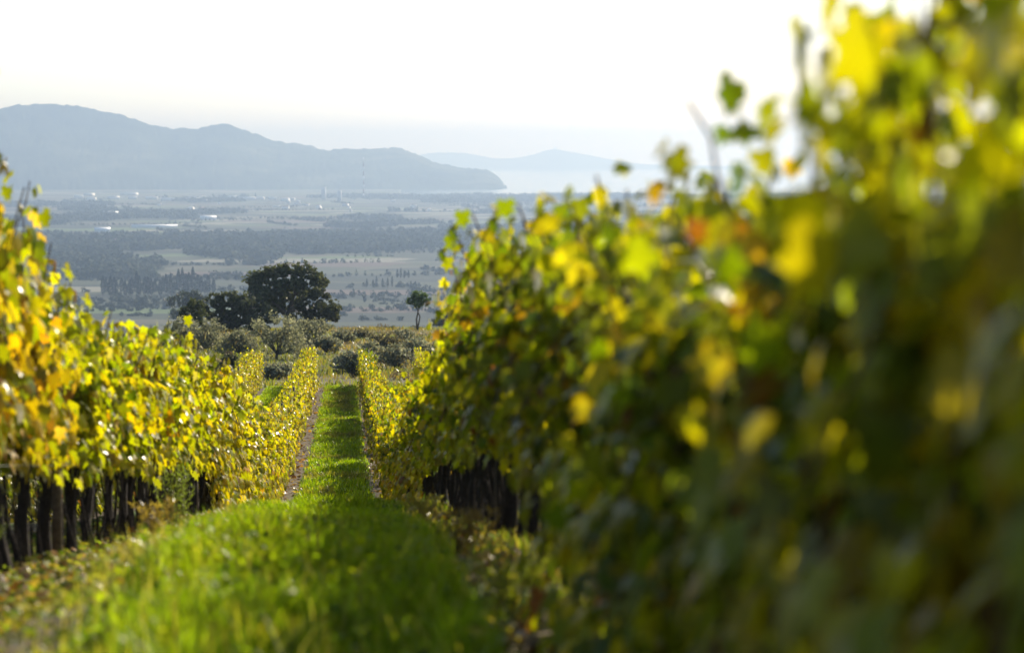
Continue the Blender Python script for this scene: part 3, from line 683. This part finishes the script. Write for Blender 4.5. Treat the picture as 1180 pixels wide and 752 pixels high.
tree_px('shrub', [(226, 352, 10), (216, 362, 11), (232, 366, 10), (240, 374, 9)], DO - 25, 224, 3500, .13, [(.07, .085, .035), (.10, .11, .05), (.05, .06, .03)], M_OAK, 8, .12, 'dull green shrub at the left foot of the dark oaks', 'shrub')
tree_px('stone_pine', [(200, 348, 9), (212, 342, 9), (225, 341, 9), (236, 347, 7), (215, 352, 11), (203, 362, 9), (222, 362, 12)], 900, 216, 4200, .5, [(.03, .04, .022), (.045, .055, .028)], M_OAK, 9, .45, 'hazy bluish pine lower on the slope to the left of the oaks', 'pine', depth=4, squash=.7)
tree_px('stone_pine', [(505, 372, 8), (517, 366, 10), (530, 370, 10)], 560, 515, 2500, .35, [(.03, .04, .022), (.045, .055, .028)], M_OAK, 19, .3, 'hazy low pine half hidden behind the tip of the right row', 'pine', depth=3, squash=.7)
# the lone small pine: bare twin stem and a round top
base = at(481, 376, 236); base[2] = g1(base[0], 236)
e = empty('young_pine', tuple(base)); k_ = 236 / FPX
def rel(px, py): q = at(px, py, 236) - base; return q
bl = [tuple(rel(474, 346)) + (5.6 * k_,), tuple(rel(481, 341)) + (6.8 * k_,), tuple(rel(488, 343)) + (6.8 * k_,), tuple(rel(482, 348)) + (7.4 * k_,), tuple(rel(491, 349)) + (4.6 * k_,)]
obj('crown', crown_mesh(bl, 3400, .10, [(.09, .14, .04), (.12, .17, .05), (.06, .09, .03)], 12, M_OAK, .85), e)
s = Soup(); s.tube([(0, 0, -.2), tuple(rel(480, 368)), tuple(rel(483, 352)), tuple(rel(486, 345))], [.11, .085, .06, .04], 7)
s.tube([(0.02, 0, 0.1), tuple(rel(484, 365)), tuple(rel(479, 352)), tuple(rel(476, 346))], [.075, .06, .045, .03], 6); s.tube([tuple(rel(482, 356)), tuple(rel(488, 350)), tuple(rel(491, 349))], [.04, .03, .02], 5)
obj('trunk', s.mesh('trunk', M_TREEBARK, True), e)
tag(e, 'lone little pine with a round green top on a thin bare trunk, on the knoll', 'pine')

# olive trees, built individually from the positions in view
def olive(px, D, wpx, hpx, seed, label, pal=OLP, cat='olive tree', name='olive_tree', lift=.12, group=None):
    base = at(px, 376, D); base[2] = g1(base[0], D); k = D / FPX; Wm, Hm = wpx * k * 1.15, hpx * k * .76
    r = np.random.default_rng(seed); bl = []
    nb = 9
    for q in range(nb):
        a = q / nb * 6.28 + r.normal(0, .3); rr = Wm * .30 * r.uniform(.5, 1.05)
        bl.append((math.cos(a) * rr, math.sin(a) * rr, Hm * r.uniform(lift + .15, .88), Wm * r.uniform(.10, .21)))
    bl.append((0, 0, Hm * .80, Wm * .2)); bl.append((r.normal(0, .3), 0, Hm * .62, Wm * .24))
    e = empty(name, tuple(base))
    obj('crown', crown_mesh(bl, int(2600 + 260 * Wm * Hm), .085, pal, seed, M_OLIVE, .85), e); obj('trunk', limbs((0, 0, -.2), bl, .11, seed, .30), e)
    return tag(e, label, cat, group)
olive(318, 150, 82, 60, 41, 'largest silvery olive tree, in front of the dark oaks')
olive(357, 172, 54, 40, 42, 'silvery olive tree below the right flank of the dark oaks')
olive(236, 165, 62, 40, 43, 'silvery olive tree left of the largest olive, above the left vines')
olive(275, 158, 54, 33, 44, 'smaller olive tree tucked between two larger ones below the dark oaks')
olive(205, 175, 50, 44, 45, 'leftmost silvery olive tree, partly behind the sunlit left row')
BL = [(.19, .20, .15), (.24, .245, .18), (.15, .16, .11), (.20, .17, .10)]
SPOT = [(402, 128, 44, 30, 'grey bush directly behind the row right of the grass aisle'), (428, 138, 46, 34, 'blue-grey bush right of the dark bush, above the distant golden vines'), (455, 134, 50, 32, 'blue-grey bush below the lone little pine'),
        (478, 146, 48, 32, 'rounded blue-grey bush beside the yellow tip of the right row'), (376, 160, 34, 24, 'small grey bush above the end of the left golden row'), (442, 165, 40, 22, 'low bush on the brown slope above the blue-grey bushes'),
        (395, 178, 30, 18, 'low dark bush on the grassy slope right of the oaks'), (468, 185, 30, 16, 'small bush just below the knoll of the lone pine'), (415, 205, 30, 14, 'small scrub clump near the crest of the knoll'),
        (320, 119, 34, 20, 'grey bush in the gap between the two left golden rows'), (505, 140, 44, 34, 'bush mostly hidden by the tip of the right row')]
for q, (px, D, wp, hp, lab) in enumerate(SPOT): olive(px, D, wp, hp, 60 + q, lab, BL if q not in (5, 8) else [(.12, .11, .06), (.16, .14, .08)], 'bush', 'bush', .1)
DK = [(.05, .06, .035), (.07, .08, .045)]
olive(406, 121, 16, 26, 80, 'small very dark bush against the left side of the right golden row end', DK, 'bush', 'bush', .05)
olive(262, 128, 30, 26, 81, 'dark bush behind the top of the sunlit left row', DK, 'bush', 'bush', .05)
olive(283, 124, 26, 20, 82, 'dark low bush left of the second golden row end', DK, 'bush', 'bush', .05)

# rough grass and scrub on the slope behind the field
n = 60000; Yq = 103 + 150 * rng.random(n) ** .9; Xq = (rng.random(n) * .22 - .14) * Yq
keep = rng.random(n) < .25 + 1.1 * fbm(Xq / 4, Yq / 7, 33); Xq, Yq = Xq[keep], Yq[keep]
keep = ~((Yq > 112.5) & (Yq < 118)); Xq, Yq = Xq[keep], Yq[keep]
tn = fbm(Xq / 9, Yq / 16, 35)
cA = cols(len(Xq), [(.09, .11, .035), (.13, .13, .05), (.17, .14, .07)], [3, 3, 3]); cB = cols(len(Xq), [(.16, .10, .06), (.20, .16, .08), (.11, .09, .05)], [2, 2, 2])
cc = np.where((tn > .47)[:, None], cB, cA)
blades('rough_grass', Xq, Yq, rng.uniform(.12, .45, len(Xq)), rng.uniform(.03, .07, len(Xq)), cc, .7, 'rough brownish green grass covering the slope beyond the vineyard', 'rough grass')
n = 420; Yq = rng.uniform(112, 245, n); Xq = (rng.random(n) * .2 - .12) * Yq; keep = (fbm(Xq / 12, Yq / 18, 44) > .50); Xq, Yq = Xq[keep], Yq[keep]
V, F, C = [], [], []
sp = Soup()
for x_, y_ in zip(Xq, Yq):
    m_ = 130; d = unit(rng.normal(0, 1, (m_, 3))); rr = rng.uniform(.3, .8); P = np.array([x_, y_, g1(x_, y_) + .15]) + d * rr * np.array([1, 1, .75]) * rng.uniform(.6, 1.05, (m_, 1))
    tx = unit(np.cross(d, rng.normal(0, 1, (m_, 3)))); ty = np.cross(d, tx); s_ = rng.uniform(.05, .12, (m_, 1))
    VV = np.stack([P - tx * s_, P - ty * s_ * .6, P + tx * s_, P + ty * s_ * .6], 1).reshape(-1, 3)
    sp.add(VV, np.arange(m_ * 4).reshape(-1, 4), np.array(random.choice([(.07, .08, .04), (.10, .10, .055), (.12, .09, .055), (.05, .06, .035)])) * rng.uniform(.8, 1.2))
tag(obj('undergrowth', sp.mesh('undergrowth', M_OLIVE)), 'low mixed scrub dotted over the slope below the knoll', 'undergrowth', None, 'stuff')

# ------------------------------------------------------------------ the plain: woods, tree lines, poplars, buildings
def domes(name, X, Y, Rr, H, label, cat, pal=((.05, .06, .04), (.07, .08, .05), (.09, .095, .06)), seed=3, q=22):
    n = len(X); r = np.random.default_rng(seed); Z = ground(X, Y); pal = np.array(pal)
    d = unit(r.normal(0, 1, (n, q, 3))); d[..., 2] = np.abs(d[..., 2]) * 1.0
    el = r.uniform(.6, 1.5, (n, 1)); rad = r.uniform(.45, 1.1, (n, q))
    P = np.stack([X[:, None] + d[..., 0] * rad * Rr[:, None] * el, Y[:, None] + d[..., 1] * rad * Rr[:, None], Z[:, None] + H[:, None] * (.12 + .85 * d[..., 2] * rad)], -1)
    nn = unit(d + r.normal(0, .6, d.shape)); tx = unit(np.cross(nn, r.normal(0, 1, d.shape))); ty = np.cross(nn, tx)
    sz = (Rr[:, None, None] * r.uniform(.28, .60, (n, q, 1)))
    V = np.stack([P - tx * sz, P - ty * sz * .7, P + tx * sz, P + ty * sz * .7], 2).reshape(-1, 3)
    F = np.arange(n * q * 4).reshape(-1, 4)
    C = np.repeat(pal[r.integers(0, len(pal), n)] * (.8 + .4 * r.random((n, 1))), q * 4, 0)
    return tag(obj(name, mesh_np(name, V, F, M_FAR, C)), label, cat, None, 'stuff')
n = 150000; Yq = 2500 + 6400 * rng.random(n) ** 1.0; Xq = (rng.random(n) * .42 - .21) * Yq
wmk = wood_mask(Xq, Yq); keep = (rng.random(n) < wmk * .42) & (shore(Xq, Yq) > 60); Xq, Yq = Xq[keep], Yq[keep]
domes('woodland', Xq, Yq, rng.uniform(5, 9, len(Xq)), rng.uniform(7, 14, len(Xq)), 'dark hazy woods covering parts of the coastal plain', 'woods')
HX, HY = [], []
for q in range(130):
    y0 = 1900 + 6600 * random.random() ** 1.3; x0 = random.uniform(-.19, .2) * y0; Lh = random.uniform(60, 420); a = random.choice([R_(17), R_(17), R_(107)]) + random.gauss(0, .05)
    m_ = int(Lh / 9); t_ = np.linspace(-.5, .5, m_) * Lh; HX.append(x0 + np.cos(a) * t_ + rng.normal(0, 2, m_)); HY.append(y0 + np.sin(a) * t_ + rng.normal(0, 2, m_))
HX, HY = np.concatenate(HX), np.concatenate(HY); keep = (shore(HX, HY) > 80) & (HY > 1850); HX, HY = HX[keep], HY[keep]
domes('hedgerow', HX, HY, rng.uniform(1.8, 4.5, len(HX)), rng.uniform(2.5, 8, len(HX)), 'hedges and lines of small trees between the fields of the plain', 'hedgerow', seed=5)
# belt of scrub and olives along the foot of the slope
n = 2600; Yq = 1750 + 700 * rng.random(n); Xq = (rng.random(n) * .3 - .15) * Yq; keep = fbm(Xq / 90, Yq / 150, 51) > .55; Xq, Yq = Xq[keep], Yq[keep]
domes('scrub', Xq, Yq, rng.uniform(1.2, 3, len(Xq)), rng.uniform(1.5, 4.5, len(Xq)), 'patches of low trees in the fields nearest the foot of the slope', 'scrub', pal=((.05, .06, .035), (.07, .08, .05)), seed=6)

def spire_tree(kind, seed, H, Wd):
    r = np.random.default_rng(seed); m_ = 420
    t_ = r.random(m_) ** .8; rad = Wd / 2 * np.sin(np.pi * np.clip(t_ * .93 + .07, 0, 1)) ** .7 * (1 - .45 * t_); a = r.random(m_) * 6.28
    P = np.c_[np.cos(a) * rad * r.uniform(.6, 1, m_), np.sin(a) * rad * r.uniform(.6, 1, m_), H * (.10 + .9 * t_)]
    nn = unit(r.normal(0, 1, (m_, 3))); tx = unit(np.cross(nn, r.normal(0, 1, (m_, 3)))); ty = np.cross(nn, tx); s_ = r.uniform(.5, 1.1, (m_, 1)) * Wd * .13
    V = np.stack([P - tx * s_, P - ty * s_, P + tx * s_, P + ty * s_], 1).reshape(-1, 3)
    me = mesh_np('crown', V, np.arange(m_ * 4).reshape(-1, 4), M_FAR, np.repeat(np.array([(.028, .038, .022)]) * (.8 + .5 * r.random((m_, 1))), 4, 0))
    s = Soup(); s.tube([(0, 0, -.5), (0, 0, H * .5), (0, 0, H * .95)], [.35, .25, .05], 6); return me, s.mesh('trunk', M_TREEBARK)
SPV = [spire_tree('p', 70 + q, 1.0 * 20, 6.0) for q in range(4)]
def spire(px, D, hpx, wpx, name, label, cat, group):
    b_ = at(px, 376, D); z = g1(b_[0], D); e = empty(name, (b_[0], D, z), random.random() * 6, (wpx * D / FPX / 6, wpx * D / FPX / 6, hpx * D / FPX / 20))
    c_, t2 = random.choice(SPV); obj('crown', c_, e); obj('trunk', t2, e); return tag(e, label, cat, group)
for q in range(30):
    px = 118 + q * 4.4 + random.uniform(-1.2, 1.2); hp = 20 + 9 * math.sin(q * .9) * .3 + random.uniform(-4, 5) + (5 if 205 < px < 225 else 0)
    spire(px, 2330 + random.uniform(-40, 60), hp, random.uniform(6, 9), 'cypress', 'tall hazy cypress in the dense dark row standing in the plain left of the oaks', 'cypress', 'cypresses in the dense row left of the oaks')
for q, px in enumerate([423, 430, 434, 441, 447, 452, 458, 462, 466, 471]):
    spire(px, 2480 if px < 454 else 2700, random.uniform(9, 14), 3.4, 'poplar', 'slim hazy poplar in the sparse line between the oaks and the lone pine', 'poplar', 'poplars in the sparse line')

def building(name, px, py, wpx, hm, depth, label, cat, group=None, roof=M_ROOF, wall=M_WALL, flat=False):
    D = min(140 * FPX / (py - 178), 8650)
    for _ in range(3): b_ = at(px, py, D); D = float(D * (EYE - g1(b_[0], D)) / (EYE - b_[2]))
    b_ = at(px, py, D); x, z = b_[0], g1(b_[0], D); Wm = wpx * D / FPX
    e = empty(name, (x, D, z), random.uniform(-.15, .15))
    s = Soup(); s.box((0, 0, hm / 2 - .3), (Wm, depth, hm + .6)); obj('wall', s.mesh('wall', wall), e)
    s = Soup(); rh = .6 if flat else depth * .2; o_ = .4
    P = [(-Wm / 2 - o_, -depth / 2 - o_, hm), (Wm / 2 + o_, -depth / 2 - o_, hm), (Wm / 2 + o_, depth / 2 + o_, hm), (-Wm / 2 - o_, depth / 2 + o_, hm), (-Wm / 2 - o_, 0, hm + rh), (Wm / 2 + o_, 0, hm + rh)]
    s.add(P, [(0, 1, 5), (0, 5, 4), (2, 3, 4), (2, 4, 5), (0, 4, 3), (1, 2, 5), (0, 3, 2), (0, 2, 1)], (1, 1, 1)); obj('roof', s.mesh('roof', roof), e)
    return tag(e, label, cat, group)
building('greenhouse', 178, 262.5, 52, 3, 18, 'longest pale greenhouse roof, a thin white strip in the left half of the plain', 'greenhouse', roof=M_PLASTIC, wall=M_PLASTIC)
building('greenhouse', 240, 253.5, 18, 4, 30, 'short bright white shed roof right of and above the longest greenhouse', 'shed', roof=M_PLASTIC, wall=M_PLASTIC)
building('greenhouse', 128, 248, 16, 4, 30, 'pale shed near the left vines, above the longest greenhouse', 'shed', roof=M_PLASTIC, wall=M_PLASTIC)
building('greenhouse', 118, 268, 18, 5, 25, 'small pale shed close to the tall leaves of the left row', 'shed', roof=M_PLASTIC, wall=M_PLASTIC)
building('farmhouse', 233, 244, 5, 9, 14, 'small white farmhouse above the short bright shed', 'house')
building('farmhouse', 134, 281, 4, 7, 10, 'tiny dark roofed hut alone in the fields near the left vines', 'house')
for q in range(26):
    px = random.uniform(300, 500) if q < 20 else random.uniform(100, 300); py = random.uniform(229, 244)
    hm = random.uniform(4, 10); building('town_building', px, py, random.uniform(2.5, 9), hm, random.uniform(14, 40), 'small pale building of the hazy town near the bay', 'building', 'town buildings near the bay', roof=random.choice([M_ROOF, M_PLASTIC, M_WALL]), flat=True)
for q in range(12):
    px = random.uniform(90, 300); py = random.uniform(224.5, 232)
    building('warehouse', px, py, random.uniform(8, 24), 9, random.uniform(40, 80), 'long pale warehouse roof at the foot of the big hill', 'warehouse', 'warehouses at the foot of the big hill', roof=M_PLASTIC, flat=True)
for px, py, wp, hm, lab in ((373, 230, 5, 40, 'grey industrial block, left one of the pair in the town'), (391, 232, 5, 34, 'grey industrial block, right one of the pair in the town')):
    building('industrial_block', px, py, wp, hm, 22, lab, 'building', roof=M_STACK_W, wall=M_STACK_W, flat=True)
# banded chimney stack of the works by the bay
D = 8300; b_ = at(419, 230, D); e = empty('chimney', (b_[0], D, g1(b_[0], D))); H = (230 - 184) * D / FPX
nb = 9
for q in range(nb):
    s = Soup(); z0, z1 = H * q / nb, H * (q + 1) / nb; s.tube([(0, 0, z0), (0, 0, z1)], [3.2 - 1.6 * z0 / H, 3.2 - 1.6 * z1 / H], 14)
    obj('band', s.mesh('band', M_STACK_R if q % 2 else M_STACK_W), e)
tag(e, 'tall thin banded chimney stack rising against the far hill', 'chimney')
# tower on the far island summit
b_ = at(640, 171.5, 25500); s = Soup(); s.tube([(0, 0, -25), (0, 0, 14), (0, 0, 24)], [16, 14, 5], 10)
tag(obj('tower', s.mesh('tower', M_WALL), None, (b_[0], 25500, b_[2])), 'small tower on the summit of the faint headland across the water', 'tower')
